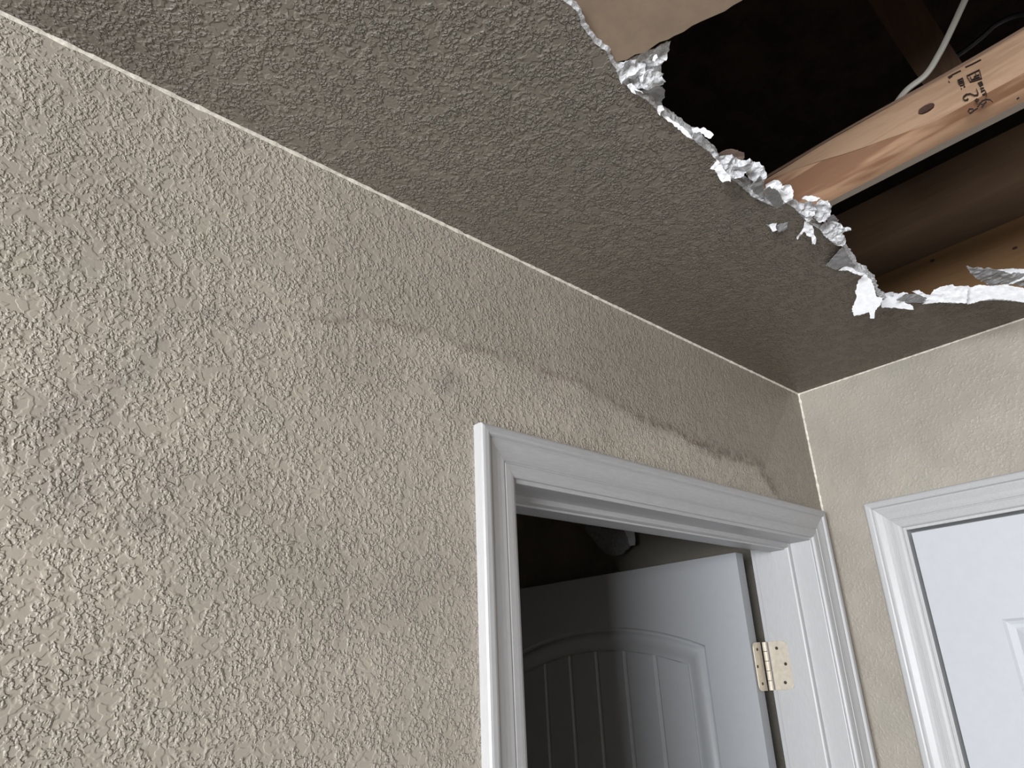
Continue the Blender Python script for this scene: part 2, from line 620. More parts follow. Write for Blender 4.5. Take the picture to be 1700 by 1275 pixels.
V2, F2 = fill(outer, loop)
verts = [(v.x, v.y, H) for v in V2]
nb = len(verts)
ceil_faces = list(F2)
verts += [(v.x, v.y, H + BT) for v in V2]
top_faces = [tuple(i + nb for i in f) for f in F2]
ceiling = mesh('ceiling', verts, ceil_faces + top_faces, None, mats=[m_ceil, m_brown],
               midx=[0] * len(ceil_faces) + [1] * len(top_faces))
tag(ceiling, 'textured taupe ceiling with a large ragged hole torn in it', 'ceiling', kind='structure')
# broken edge of the board: rows of crumbled gypsum
rows = [0.0, 0.0022, 0.0050, 0.0080, 0.0105, BT]
ctr = sum(loop, Vector((0, 0))) / len(loop)
ev, ef = [], []
N = len(loop)
for j, z in enumerate(rows):
    for i in range(N):
        a, c = loop[i - 1], loop[(i + 1) % N]
        d = c - a
        nn = Vector((-d.y, d.x)).normalized()
        if nn.dot(ctr - loop[i]) < 0:
            nn = -nn
        g = 0.0 if j == 0 else (0.0015 + 0.0040 * abs(noise.noise(Vector((loop[i].x * 90, loop[i].y * 90, j * 1.7)))))
        g += 0.0 if j == 0 else 0.004 * max(0, noise.noise(Vector((loop[i].x * 25, loop[i].y * 25, 5 + j * .2))))
        q = loop[i] + nn * g
        ev.append((q.x, q.y, H - 0.0004 + z))
for j in range(len(rows) - 1):
    for i in range(N):
        k = (i + 1) % N
        ef.append((j * N + i, j * N + k, (j + 1) * N + k, (j + 1) * N + i))
ge = mesh('broken_edge', ev, ef, m_gyp, ceiling)
ge['label'] = 'crumbled white gypsum edge of the broken board'


# ------------------------------------------------------------------ caulk beads along the three corners, lit edge put into their colour
def bead(name, p, q, u, v, r, label):
    """concave little fillet from p to q between directions u and v"""
    p, q, u, v = Vector(p), Vector(q), Vector(u), Vector(v)
    L = (q - p).length
    n = int(L / 0.006)
    vs, fs = [], []
    K = 6
    for i in range(n + 1):
        c = p.lerp(q, i / n)
        rr = r * (1 + 0.45 * noise.noise(c * 70) + 0.5 * noise.noise(c * 190))
        for k in range(K):
            a = k / (K - 1) * math.pi / 2
            w_ = (u * (1 - math.sin(a) * 0.80) + v * (1 - math.cos(a) * 0.80)) * rr
            if k == 0:
                w_ = u * rr * 1.0
            if k == K - 1:
                w_ = v * rr * 1.0
            vs.append(c + w_)
    for i in range(n):
        for k in range(K - 1):
            a = i * K + k
            fs.append((a, a + 1, a + K + 1, a + K))
    o = mesh(name, vs, fs, m_caulk, smooth=True)
    return tag(o, label, 'caulk', kind='structure')


e = 0.0002
bead('trim_1', (-1.9, -e, H - e), (0, -e, H - e), (0, -1, 0), (0, 0, -1), 0.0026, 'pale caulk line, lit edge in its colour, between the stained wall and the ceiling')
bead('trim_2', (-e, 0, H - e), (-e, -1.6, H - e), (-1, 0, 0), (0, 0, -1), 0.0022, 'pale caulk line, lit edge in its colour, between the right wall and the ceiling')
bead('trim_3', (-e, -e, H), (-e, -e, 0.3), (-1, 0, 0), (0, -1, 0), 0.0030, 'pale caulk line, lit edge in its colour, in the upright corner of the two walls')

# ------------------------------------------------------------------ door casings
PROF = [(0.0, 0.0), (0.0, 0.0125), (0.0015, 0.0145), (0.004, 0.0152), (0.0095, 0.0152), (0.0120, 0.0145),
        (0.0135, 0.0122), (0.0140, 0.0112), (0.0170, 0.0112), (0.0215, 0.0100), (0.027, 0.0085), (0.033, 0.0077),
        (0.038, 0.0077), (0.0388, 0.0064), (0.0402, 0.0064), (0.0412, 0.0072), (0.049, 0.0068), (0.0535, 0.0060),
        (0.0553, 0.0045), (CW, 0.0030), (CW, 0.0)]


def casing_set(P, width, top, parent, labels):
    """P(a, z, t): a = distance across the opening from the left outer edge, z height, t = proud of the wall"""
    n = len(PROF)
    fcs = lambda: [(i, (i + 1) % n, n + (i + 1) % n, n + i) for i in range(n)] + [tuple(range(n)), tuple(range(2 * n - 1, n - 1, -1))]
    left = [P(u, 0.0, t) for u, t in PROF] + [P(u, top - u, t) for u, t in PROF]
    rightv = [P(width - u, 0.0, t) for u, t in PROF] + [P(width - u, top - u, t) for u, t in PROF]
    head = [P(u + 0.0002, top - u, t) for u, t in PROF] + [P(width - u - 0.0002, top - u, t) for u, t in PROF]
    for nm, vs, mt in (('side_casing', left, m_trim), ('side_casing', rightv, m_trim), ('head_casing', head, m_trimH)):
        mesh(nm, vs, fcs(), mt, parent)


door1 = empty('door_1', (XL, 0, 0))
tag(door1, 'open doorway in the stained wall, white moulded frame and white door swung inward', 'door', kind='structure')
casing_set(lambda a, z, t: (a, -t, z), XR - XL, ZT, door1, None)
# jambs, relative to door1 origin
jl, jr = JL - XL, JR - XL
JD = 0.1205
b = MB().box(jl - .018, jl, -0.001, JD, 0, JT + .018)
bevel(b.obj('jamb', m_trim, door1), 0.0015)
b = MB().box(jr, jr + .018, -0.001, JD, 0, JT + .018)
bevel(b.obj('jamb', m_trim, door1), 0.0015)
b = MB().box(jl, jr, -0.001, JD, JT, JT + .018)
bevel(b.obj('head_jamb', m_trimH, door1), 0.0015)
# stops with an eased edge
SY0, SY1, SP = 0.0405, 0.0775, 0.0110


def stopprof(sgn, base):
    return [(base, SY0), (base + sgn * (SP - .003), SY0), (base + sgn * (SP - .0008), SY0 + .001), (base + sgn * SP, SY0 + .0035),
            (base + sgn * SP, SY1), (base, SY1)]


MB().prism(stopprof(1, jl), 'z', 0, JT).obj('door_stop', m_trim, door1)
MB().prism(stopprof(-1, jr), 'z', 0, JT).obj('door_stop', m_trim, door1)
hp = [(y, z) for z, y in [(JT, SY0), (JT - SP + .004, SY0), (JT - SP + .0025, SY0 + .0045), (JT - SP + .0025, SY0 + .0075),
                          (JT - SP, SY0 + .009), (JT - SP, SY1), (JT, SY1)]]
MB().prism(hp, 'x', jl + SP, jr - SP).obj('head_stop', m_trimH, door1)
# casing on the other side of the wall
b = MB()
b.box(XR - CW - XL, XR - XL, WT, WT + .014, 0, ZT)
b.box(0, CW, WT, WT + .014, 0, ZT)
b.box(CW, XR - CW - XL, WT, WT + .014, ZT - CW, ZT)
b.obj('rear_casing', m_trim, door1)


# ------------------------------------------------------------------ door leaf with an arched plank panel
def leaf_arch(parent, W, Ht, T, margin, top_margin, spring, apex, mw, zbot):
    """Leaf in its own frame: x along the width from the hinge, y = depth (face at 0, body to -T), z up.
    One raised-and-sunk moulding with an arched top and plank pieces inside."""
    # outline of an arched opening inset by d
    def outline(d, n=36, zb=zbot):
        xa, xb = margin + d, W - margin - d
        half = (W / 2 - margin)
        rise = apex - spring
        R = (half * half + rise * rise) / (2 * rise)
        cz = apex - R
        pts = [(xa, zb + d)]
        Rd = R - d
        for k in range(n + 1):
            x = xa + (xb - xa) * k / n
            z = cz + math.sqrt(max(1e-9, Rd * Rd - (x - W / 2) ** 2))
            pts.append((x, z))
        pts.append((xb, zb + d))
        return pts
    # moulding profile: (inset, depth into the leaf, negative = sunk)
    prof = [(0.0, 0.0), (0.0025, -0.0045), (0.007, -0.0065), (0.0095, -0.0045), (0.012, -0.0015), (0.022, -0.0020), (0.034, -0.0075),
            (0.043, -0.0120), (mw, -0.0130)]
    loops = [[(x, dy, z) for x, z in outline(d)] for d, dy in prof]
    n = len(loops[0])
    b = MB()
    v = [p for L in loops for p in L]
    f = []
    for j in range(len(loops) - 1):
        for i in range(n):
            k = (i + 1) % n
            f.append((j * n + i, j * n + k, (j + 1) * n + k, (j + 1) * n + i))
    b.add(v, f)
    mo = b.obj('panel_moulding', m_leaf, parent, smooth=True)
    mo.data.polygons.foreach_set('use_smooth', [True] * len(mo.data.polygons))
    # flat face round the moulding
    ol = outline(0.0)
    b = MB()
    o2 = [Vector((0, 0)), Vector((W, 0)), Vector((W, Ht)), Vector((0, Ht))]
    hole = [Vector(p) for p in ol]
    Vv, Ff = fill(o2, hole)
    b.add([(p.x, 0, p.y) for p in Vv], Ff)
    # body
    b.add([(0, 0, 0), (0, -T, 0), (0, -T, Ht), (0, 0, Ht)], [(0, 1, 2, 3)])
    b.add([(W, 0, 0), (W, -T, 0), (W, -T, Ht), (W, 0, Ht)], [(0, 1, 2, 3)])
    b.add([(0, 0, Ht), (W, 0, Ht), (W, -T, Ht), (0, -T, Ht)], [(0, 1, 2, 3)])
    b.add([(0, 0, 0), (W, 0, 0), (W, -T, 0), (0, -T, 0)], [(0, 1, 2, 3)])
    b.add([(0, -T, 0), (W, -T, 0), (W, -T, Ht), (0, -T, Ht)], [(0, 1, 2, 3)])
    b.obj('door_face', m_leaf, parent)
    return outline


HX, HY = -0.1227 - XL, 0.1379                     # near lower corner of the leaf face
TH = math.radians(94.6)
leaf = empty('door_leaf', (HX, HY, 0.012), 0.0, door1)
# local x along the leaf, local y = face normal towards the camera side (-x world) ; mirrored frame built with a matrix
ax = Vector((math.cos(TH), math.sin(TH), 0))
ay = Vector((-math.sin(TH), math.cos(TH), 0))      # points to -x world
LM = Matrix((ax, ay, Vector((0, 0, 1)))).transposed().to_4x4()
leaf.matrix_local = Matrix.Translation((HX, HY, 0.012)) @ LM
LH = H - 0.3274 - 0.012
LW = 0.752
zb = 1.02
outl = leaf_arch(leaf, LW, LH, 0.030, 0.0955, 0, H - 0.4975 - .012, H - 0.4415 - .012, 0.050, zb)
leaf['label'] = 'white door leaf with an arched panel of upright planks'
# planks
xa, xb = 0.0955 + 0.050, LW - 0.0955 - 0.050
npk = 6
pw = (xb - xa) / npk
inner = outl(0.050)
half = (LW / 2 - 0.0955)
spring, apex = H - 0.4975 - .012, H - 0.4415 - .012
rise = apex - spring
RR = (half * half + rise * rise) / (2 * rise)
for k in range(npk):
    x0, x1 = xa + k * pw, xa + (k + 1) * pw
    gw = 0.0052
    x0b, x1b = x0 + (gw if k else 0), x1 - (gw if k < npk - 1 else 0)
    zf = lambda x: (apex - RR) + math.sqrt((RR - 0.050) ** 2 - (x - LW / 2) ** 2)
    top = [(x0b + (x1b - x0b) * i / 4) for i in range(5)]
    # cross-section with bevelled edges standing proud of the groove floor
    vs, fs = [], []
    m = len(top)
    z_low = zb + 0.05
    yf, yg = -0.0095, -0.0155
    xsec = [(x0 if k == 0 else x0, yg)] + [(t, yf) for t in top] + [(x1, yg)]
    nn = len(xsec)
    for (x, y) in xsec:
        vs.append((x, y, z_low))
    for (x, y) in xsec:
        vs.append((x, y, zf(min(max(x, x0), x1)) + 0.0005))
    for i in range(nn - 1):
        fs.append((i, i + 1, nn + i + 1, nn + i))
    fs.append(tuple(range(2 * nn - 1, nn - 1, -1)))
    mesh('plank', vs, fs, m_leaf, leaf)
# lower panel (below the frame) as a plain sunk field
MB().box(0.0955, LW - 0.0955, -0.001, 0.003, 0.25, 0.90).obj('lower_panel', m_leaf, leaf)

# ------------------------------------------------------------------ hinge
hinge = empty('hinge', (jr, 0, 0), 0, door1)
hinge['label'] = 'satin nickel butt hinge with rounded plates'
HZ0, HZ1 = H - 0.5865, H - 0.4990


def plate(w, h, r, th, sgn_round):
    """rounded plate in (a, z), a from 0 (pin side) to w"""
    pts = [(0, 0)]
    for k in range(7):
        t = -math.pi / 2 + k / 6 * math.pi / 2
        pts.append((w - r + r * math.cos(t), r + r * math.sin(t)))
    for k in range(7):
        t = k / 6 * math.pi / 2
        pts.append((w - r + r * math.cos(t), h - r + r * math.sin(t)))
    pts.append((0, h))
    return pts


hz = HZ1 - HZ0
pp = plate(0.040, hz, 0.014, 0.002, 1)
b = MB()
n = len(pp)
v = [(-0.0003, JD - a, HZ0 + z) for a, z in pp] + [(-0.0026, JD - a, HZ0 + z) for a, z in pp]
b.add(v, [(i, (i + 1) % n, n + (i + 1) % n, n + i) for i in range(n)] + [tuple(range(n)), tuple(range(2 * n - 1, n - 1, -1))])
bevel(b.obj('hinge_plate', m_nickel, hinge), 0.0005)
# plate on the edge of the leaf, facing the doorway
b = MB()
lx0 = -0.0922 - (XL + jr)
Lx = lambda a: (lx0 - a, HY - 0.0022 + 0.0028 * (1 - a / 0.030), 0)
pp2 = plate(0.0290, hz, 0.010, 0.002, 1)
v = [(lx0 - a + 0.004, HY + 0.002 - 0.0030, HZ0 + z) for a, z in pp2] + [(lx0 - a + 0.004, HY + 0.002 - 0.0050, HZ0 + z) for a, z in pp2]
b.add(v, [(i, (i + 1) % n, n + (i + 1) % n, n + i) for i in range(n)] + [tuple(range(n)), tuple(range(2 * n - 1, n - 1, -1))])
bevel(b.obj('hinge_plate', m_nickel, hinge), 0.0005)
# five knuckles
kx, ky, kr = -0.0062, JD + 0.006, 0.0046
for k in range(5):
    b = MB()
    z0_, z1_ = HZ0 + hz * k / 5 + 0.0005, HZ0 + hz * (k + 1) / 5 - 0.0005
    prof = [(kx + kr * math.cos(t), ky + kr * math.sin(t)) for t in [i * math.pi / 8 for i in range(16)]]
    b.prism(prof, 'z', z0_, z1_)
    b.obj('knuckle', m_nickel, hinge, smooth=False)
for a, z in ((0.016, hz - 0.013), (0.029, hz * 0.52), (0.022, 0.013)):
    b = MB()
    prof = [(JD - a + 0.0030 * math.cos(t), HZ0 + z + 0.0030 * math.sin(t)) for t in [i * math.pi / 6 for i in range(12)]]
    b.prism(prof, 'x', -0.0033, -0.0020)
    b.obj('screw', m_screw, hinge)
for a, z in ((0.012, hz - 0.013), (0.020, hz * 0.5), (0.012, 0.013)):
    b = MB()
    prof = [(lx0 - a + 0.0028 * math.cos(t), HZ0 + z + 0.0028 * math.sin(t)) for t in [i * math.pi / 6 for i in range(12)]]
    b.prism(prof, 'y', HY - 0.0037, HY - 0.0025)
    b.obj('screw', m_screw, hinge)

# ------------------------------------------------------------------ door 2, closed
door2 = empty('door_2', (0, YD, 0))
tag(door2, 'closed white panelled door in the right wall', 'door', kind='structure')
W2 = 2 * CW + 0.766
casing_set(lambda a, z, t: (-t, -a, z), W2, ZT, door2, None)
a0, a1 = CW + 0.005, W2 - CW - 0.005
for nm, (ya, yb, za, zb_) in (('jamb', (-(a0 - .0), -(a0 - .018), 0, JT + .018)), ('jamb', (-(a1 + .018), -a1, 0, JT + .018)),
                              ('head_jamb', (-a1, -a0, JT, JT + .018))):
    bevel(MB().box(-0.001, WT, min(ya, yb), max(ya, yb), za, zb_).obj(nm, m_trim, door2), 0.001)
# the leaf
W2L = (a1 - a0) - 0.011
leaf2 = empty('door_leaf', (0, 0, 0), 0, door2)
pan_a, pan_z = (-0.2566 - YD), H - 0.492
y_edge = -(a0 + 0.0055)
topz = JT - 0.0060
FX = 0.0050                       # leaf face plane
b = MB()
o2 = [Vector((y_edge, 0.012)), Vector((y_edge - W2L, 0.012)), Vector((y_edge - W2L, topz)), Vector((y_edge, topz))]
sh = abs(pan_a) - (a0 + 0.004)    # stile width
midg = 0.10
pw2 = (W2L - 2 * sh - midg) / 2
panels = []
for q in range(2):
    ya = y_edge - sh - q * (pw2 + midg)
    panels.append((ya, ya - pw2, pan_z - 0.62, pan_z))
    panels.append((ya, ya - pw2, 0.20, pan_z - 0.76))
# face as strips around panels
ys = [y_edge, y_edge - sh, y_edge - sh - pw2, y_edge - sh - pw2 - midg, y_edge - W2L + sh, y_edge - W2L]
zs_ = [0.012, 0.20, pan_z - 0.76, pan_z - 0.62, pan_z, topz]
for i in range(5):
    for j in range(5):
        if i in (1, 3) and j in (1, 3):
            continue
        b.add([(FX, ys[i], zs_[j]), (FX, ys[i + 1], zs_[j]), (FX, ys[i + 1], zs_[j + 1]), (FX, ys[i], zs_[j + 1])], [(0, 1, 2, 3)])
T2 = 0.035
b.add([(FX, ys[0], .012), (FX + T2, ys[0], .012), (FX + T2, ys[0], topz), (FX, ys[0], topz)], [(0, 1, 2, 3)])
b.add([(FX, ys[5], .012), (FX + T2, ys[5], .012), (FX + T2, ys[5], topz), (FX, ys[5], topz)], [(0, 1, 2, 3)])
b.add([(FX, ys[0], topz), (FX, ys[5], topz), (FX + T2, ys[5], topz), (FX + T2, ys[0], topz)], [(0, 1, 2, 3)])
b.add([(FX + T2, ys[0], .012), (FX + T2, ys[5], .012), (FX + T2, ys[5], topz), (FX + T2, ys[0], topz)], [(0, 1, 2, 3)])
b.obj('door_face', m_door, leaf2)
pprof = [(0, 0), (0.004, 0.004), (0.009, 0.0062), (0.015, 0.0066), (0.020, 0.0048), (0.028, 0.0020), (0.040, 0.0010)]
for (ya, yb, za, zb_) in panels:
    loops = [[(FX + d, ya - i, za + i), (FX + d, yb + i, za + i), (FX + d, yb + i, zb_ - i), (FX + d, ya - i, zb_ - i)] for i, d in pprof]
    v = [p for L in loops for p in L]
    f = []
    for j in range(len(loops) - 1):
        for i in range(4):
            k = (i + 1) % 4
            f.append((4 * j + i, 4 * j + k, 4 * j + 4 + k, 4 * j + 4 + i))
    f.append(tuple(4 * (len(loops) - 1) + i for i in range(4)))
    mesh('door_panel', v, f, m_door, leaf2)
# stop behind the leaf so that the gap reads dark
b = MB()
b.box(FX + T2 + .001, WT, -(a0 + .011), -a0, 0, JT)
b.box(FX + T2 + .001, WT, -a1, -(a1 - .011), 0, JT)
b.box(FX + T2 + .001, WT, -(a1 - .011), -(a0 + .011), JT - .011, JT)
b.obj('door_stop', m_trim, door2)
# closet behind door 2
b = MB()
rectx(b, 0.3, ROOM[1], 0, H, 0.9)
tag(b.obj('wall_closet', m_room), 'plain wall hidden behind the closed door', 'wall', kind='structure')

# ------------------------------------------------------------------ room beyond door 1
b = MB()
X2 = 0.045
b.add([(X2, WT, 0), (X2, 3.2, 0), (X2, 3.2, H), (X2, WT, H)], [(0, 1, 2, 3)])
tag(b.obj('wall_side', m_wallB), 'dim grey wall seen over the top of the open door', 'wall', kind='structure')
b = MB()
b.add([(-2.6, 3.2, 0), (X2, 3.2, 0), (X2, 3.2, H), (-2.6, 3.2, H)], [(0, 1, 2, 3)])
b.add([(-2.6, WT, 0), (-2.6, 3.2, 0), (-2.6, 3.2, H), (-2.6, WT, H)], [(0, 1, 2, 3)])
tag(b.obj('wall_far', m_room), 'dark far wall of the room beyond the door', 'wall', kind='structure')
b = MB()
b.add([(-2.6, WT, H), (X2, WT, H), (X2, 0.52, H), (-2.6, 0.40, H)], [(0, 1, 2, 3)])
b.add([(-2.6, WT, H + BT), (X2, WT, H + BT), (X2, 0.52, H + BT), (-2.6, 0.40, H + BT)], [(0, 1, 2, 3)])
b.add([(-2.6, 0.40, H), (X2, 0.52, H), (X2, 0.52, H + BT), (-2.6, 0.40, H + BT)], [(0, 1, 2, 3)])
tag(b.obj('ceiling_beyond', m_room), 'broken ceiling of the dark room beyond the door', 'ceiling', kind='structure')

# ------------------------------------------------------------------ attic shell
b = MB()
b.add([(-4.8, -3.8, H + 1.5), (2.1, -3.8, H + 1.5), (2.1, 3.4, H + 1.5), (-4.8, 3.4, H + 1.5)], [(0, 1, 2, 3)])
b.add([(-4.8, -3.8, H - .02), (-4.8, 3.4, H - .02), (-4.8, 3.4, H + 1.5), (-4.8, -3.8, H + 1.5)], [(0, 1, 2, 3)])
b.add([(2.1, -3.8, 0), (2.1, 3.4, 0), (2.1, 3.4, H + 1.5), (2.1, -3.8, H + 1.5)], [(0, 1, 2, 3)])
b.add([(-4.8, -3.8, H - .02), (2.1, -3.8, H - .02), (2.1, -3.8, H + 1.5), (-4.8, -3.8, H + 1.5)], [(0, 1, 2, 3)])
b.add([(-4.8, 3.4, 0), (2.1, 3.4, 0), (2.1, 3.4, H + 1.5), (-4.8, 3.4, H + 1.5)], [(0, 1, 2, 3)])
b.add([(-4.8, -3.8, H + .02), (ROOM[0], -3.8, H + .02), (ROOM[0], 3.4, H + .02), (-4.8, 3.4, H + .02)], [(0, 1, 2, 3)])
b.add([(-4.8, -3.8, H + .02), (2.1, -3.8, H + .02), (2.1, ROOM[1], H + .02), (-4.8, ROOM[1], H + .02)], [(0, 1, 2, 3)])
tag(b.obj('roof', m_attic), 'dark roof space above the hole', 'roof', kind='structure')

# ------------------------------------------------------------------ joist in the hole
JX1 = -0.654 * 0.86                # far lower edge
JX0 = -0.6035                      # near face
zb0 = H + BT + 0.0003
joist = empty('ceiling_joist', (JX0, -0.9, zb0))
tag(joist, 'pale pine joist with ink stamps crossing the hole', 'joist')
o_ = Vector((JX0, -0.9, zb0))
y_a, y_b = -1.9, 1.2
ny = 120


def wane_h(y):
    return min(0.058, max(0.012, (y + 0.52) * 0.243 + 0.004 * noise.noise(Vector((y * 14, 2, 0)))))


def joist_strip(name, prof, mat, wob, seed, smooth=True, lo=()):
    """open strip of the cross-section, wandering a little along the length"""
    vs, fs = [], []
    k = len(prof)
    for i in range(ny + 1):
        y = y_a + (y_b - y_a) * i / ny
        for j, (x, z) in enumerate(prof):
            dx = wob[j] * noise.noise(Vector((y * 7, seed, j * 0.35)))
            dz = wob[j] * noise.noise(Vector((y * 6, seed + 9, j * 0.35)))
            if j in lo:
                z, dz = z / 0.0235 * wane_h(y), 0.0
            vs.append((x + dx - o_.x, y - o_.y, z + dz))
    for i in range(ny):
        for j in range(k - 1):
            a = i * k + j
            fs.append((a, a + 1, a + k + 1, a + k))
    return mesh(name, vs, fs, mat, joist, smooth)


TOPZ = 0.0725
# (x, z) relative to the underside; the lower near arris has been rounded off by wane
wn = [(-0.5745, 0.0000), (-0.5800, 0.0012), (-0.5865, 0.0048), (-0.5935, 0.0105), (-0.5990, 0.0165), (JX0, 0.0235)]
side = [(JX0, 0.0235), (JX0 - .0004, 0.0595), (JX0 - .0004, 0.0610), (JX0 + .0005, 0.0620)]
bark = [(JX0 + .0005, 0.0620), (-0.6020, 0.0670), (-0.5985, 0.0700), (-0.590, 0.0725)]
joist_strip('underside', [(JX1, 0.0), (-0.5745, 0.0)], m_soffit, [0, 0], 0, False)['label'] = 'flat grey underside'
joist_strip('rounded_lower_edge', wn, m_wane, [0, .001, .002, .002, .002, .0010], 3, lo=range(6))['label'] = 'rounded lower edge with red-brown bark patches'
joist_strip('side_face', side, m_joist, [.0010, .001, .002, .0045], 3, lo=(0,))
joist_strip('rounded_upper_edge', bark, m_bark, [.0045, .002, .002, .001], 3)['label'] = 'dark rough upper edge'
b = MB()
b.add([(-0.590 - o_.x, y_a - o_.y, TOPZ), (JX1 - o_.x, y_a - o_.y, TOPZ), (JX1 - o_.x, y_b - o_.y, TOPZ), (-0.590 - o_.x, y_b - o_.y, TOPZ)], [(0, 1, 2, 3)])
b.add([(JX1 - o_.x, y_a - o_.y, 0), (JX1 - o_.x, y_b - o_.y, 0), (JX1 - o_.x, y_b - o_.y, TOPZ), (JX1 - o_.x, y_a - o_.y, TOPZ)], [(0, 1, 2, 3)])
b.obj('back_face', m_bark, joist)


# ink stamp: strokes traced on the near face
def strokes(name, lines, width, mat, parent, px=JX0 - 0.0028, off=o_):
    b = MB()
    for L in lines:
        P = [on_x(u, v, px) for u, v in L]
        for i in range(len(P) - 1):
            a, c = P[i], P[i + 1]
            d = (c - a)
            if d.length < 1e-6:
                continue
            d.normalize()
            nn = Vector((0, -d.z, d.y)) * width / 2
            a2, c2 = a - d * width * .3, c + d * width * .3
            q = [a2 - nn, a2 + nn, c2 + nn, c2 - nn]
            q = [x - off for x in q]
            bk = [x + Vector((0.0024, 0, 0)) for x in q]
            b.add(q + bk, [(0, 1, 2, 3), (0, 1, 5, 4), (1, 2, 6, 5), (2, 3, 7, 6), (3, 0, 4, 7)])
    return b.obj(name, mat, parent)


z4 = lambda pts: [(1500 + x / 8.5, 40 + y / 8.5) for x, y in pts]
st = []
st.append(z4([(890, 725), (1065, 640), (1095, 760), (940, 810), (890, 725)]))            # frame of the grade mark
st.append(z4([(935, 735), (965, 790)]))
st.append(z4([(955, 785), (1000, 762)]))
st.append(z4([(1010, 690), (1040, 755)]))
st.append(z4([(990, 738), (1058, 708)]))
st.append(z4([(1000, 765), (1065, 740)]))
strokes('stamp_ink', st, 0.0007, m_ink, joist)['label'] = 'black ink grade mark in a square frame'
st = [z4(p) for p in (
    [(625, 745), (690, 705), (740, 680), (800, 650)], [(640, 755), (680, 725)], [(870, 600), (960, 560), (1085, 495)],
    [(632, 800), (642, 810)],
    [(760, 790), (830, 755)], [(765, 815), (830, 790)], [(775, 835), (845, 815)], [(760, 785), (790, 850)],
    [(830, 755), (850, 830)], [(795, 865), (850, 845)], [(845, 880), (862, 872)], [(808, 905), (815, 900)],
    [(1045, 830), (1100, 805)], [(1055, 845), (1110, 825)], [(1065, 865), (1115, 845)], [(1075, 830), (1085, 870)],
    [(1080, 905), (1125, 890)], [(1095, 925), (1100, 895)], [(1090, 950), (1140, 920)], [(1110, 990), (1165, 965)],
    [(1150, 935), (1165, 1000)])]
strokes('stamp_ink', st, 0.0006, m_ink, joist)['kind'] = 'stuff'
st = [z4(p) for p in (
    # the figure 2, lying on its side
    [(1025, 910), (1045, 960), (1040, 990), (1000, 1000), (940, 975), (880, 985), (845, 1015), (838, 1045), (860, 1068),
     (895, 1060), (905, 1045)],
    [(1000, 1075), (1030, 1050), (1055, 1060), (1030, 1085), (1005, 1075)],
    # 6 and 0 figures
    [(1075, 1110), (1110, 1075), (1160, 1055), (1220, 1060), (1250, 1090)],
    [(1075, 1110), (1110, 1130), (1160, 1095), (1155, 1070)],
    [(1040, 1160), (1075, 1115)], [(1100, 1165), (1140, 1110)],
    [(930, 1250), (905, 1230), (925, 1190), (975, 1190), (985, 1215), (945, 1248), (930, 1250)], [(985, 1215), (1040, 1180)],
    [(1595, 1050), (1625, 1030)])]
strokes('stamp_ink', st, 0.0007, m_ink, joist, px=JX0 - 0.0036)['kind'] = 'stuff'
# knot
kc = on_x(1538, 181, JX0 - .001)
b = MB()
pts = []
for i in range(20):
    t = i * math.tau / 20
    r = 1 + 0.12 * noise.noise(Vector((math.cos(t) * 2, math.sin(t) * 2, 1)))
    pts.append((kc.y - o_.y + 0.0085 * math.cos(t) * r, kc.z - o_.z + 0.0042 * math.sin(t) * r))
b.prism(pts, 'x', -0.0030, 0.002)
b.obj('knot', m_knot, joist)

# rafter web rising behind the joist
WX = -0.40


def onw(u, v):
    return on_x(u, v, WX)


web = [onw(1440, 0), onw(1530, 0), onw(1597, 104), onw(1524, 128)]
dA = (web[0] - web[3]).normalized()
dB = (web[1] - web[2]).normalized()
qa, qb = web[3] - dA * 0.045, web[2] - dB * 0.045
ta, tb = web[0] + dA * 0.7, web[1] + dB * 0.7
vs = [qa, qb, tb, ta]
wo = Vector((WX, qa.y, qa.z))
vs2 = [v - wo for v in vs] + [v - wo + Vector((0.038, 0, 0)) for v in vs]
wb = mesh('truss_brace', vs2, [(0, 1, 2, 3), (4, 5, 6, 7), (0, 1, 5, 4), (1, 2, 6, 5), (2, 3, 7, 6), (3, 0, 4, 7)], m_web)
wb.location = wo
tag(wb, 'dark brown wooden brace rising behind the pale joist', 'brace')

# beam over the right wall
b = MB()
b.box(0.0, 0.038, -1.7, 1.7, 0, 0.185)
bm_ = b.obj('beam', m_beam)
bm_.location = (0.018, -0.9, H + BT + 0.0005)
bevel(bm_, 0.002)
tag(bm_, 'wide brown timber lying over the right wall, at the lower right of the hole', 'beam')
b = MB()
b.box(0.0, 0.038, -1.7, 1.7, 0, 0.185)
bm2 = b.obj('beam', m_beam2)
bm2.location = (0.024, -0.9, H + BT + 0.1862)
bevel(bm2, 0.002)
tag(bm2, 'upper brown timber above the one over the right wall, shade put into its colour', 'beam')
for (u, v) in ((1548, 433), (1685, 412), (1666, 365)):
    p = on_x(u, v, 0.018)
    q = p - bm_.location
    if q.z > 0.183:
        continue
    bb = MB()
    pr = [(q.y + 0.0042 * math.cos(t), q.z + 0.0026 * math.sin(t)) for t in [i * math.tau / 12 for i in range(12)]]
    bb.prism(pr, 'x', -0.0012, 0.001)
    bb.obj('knot', m_knot, bm_)


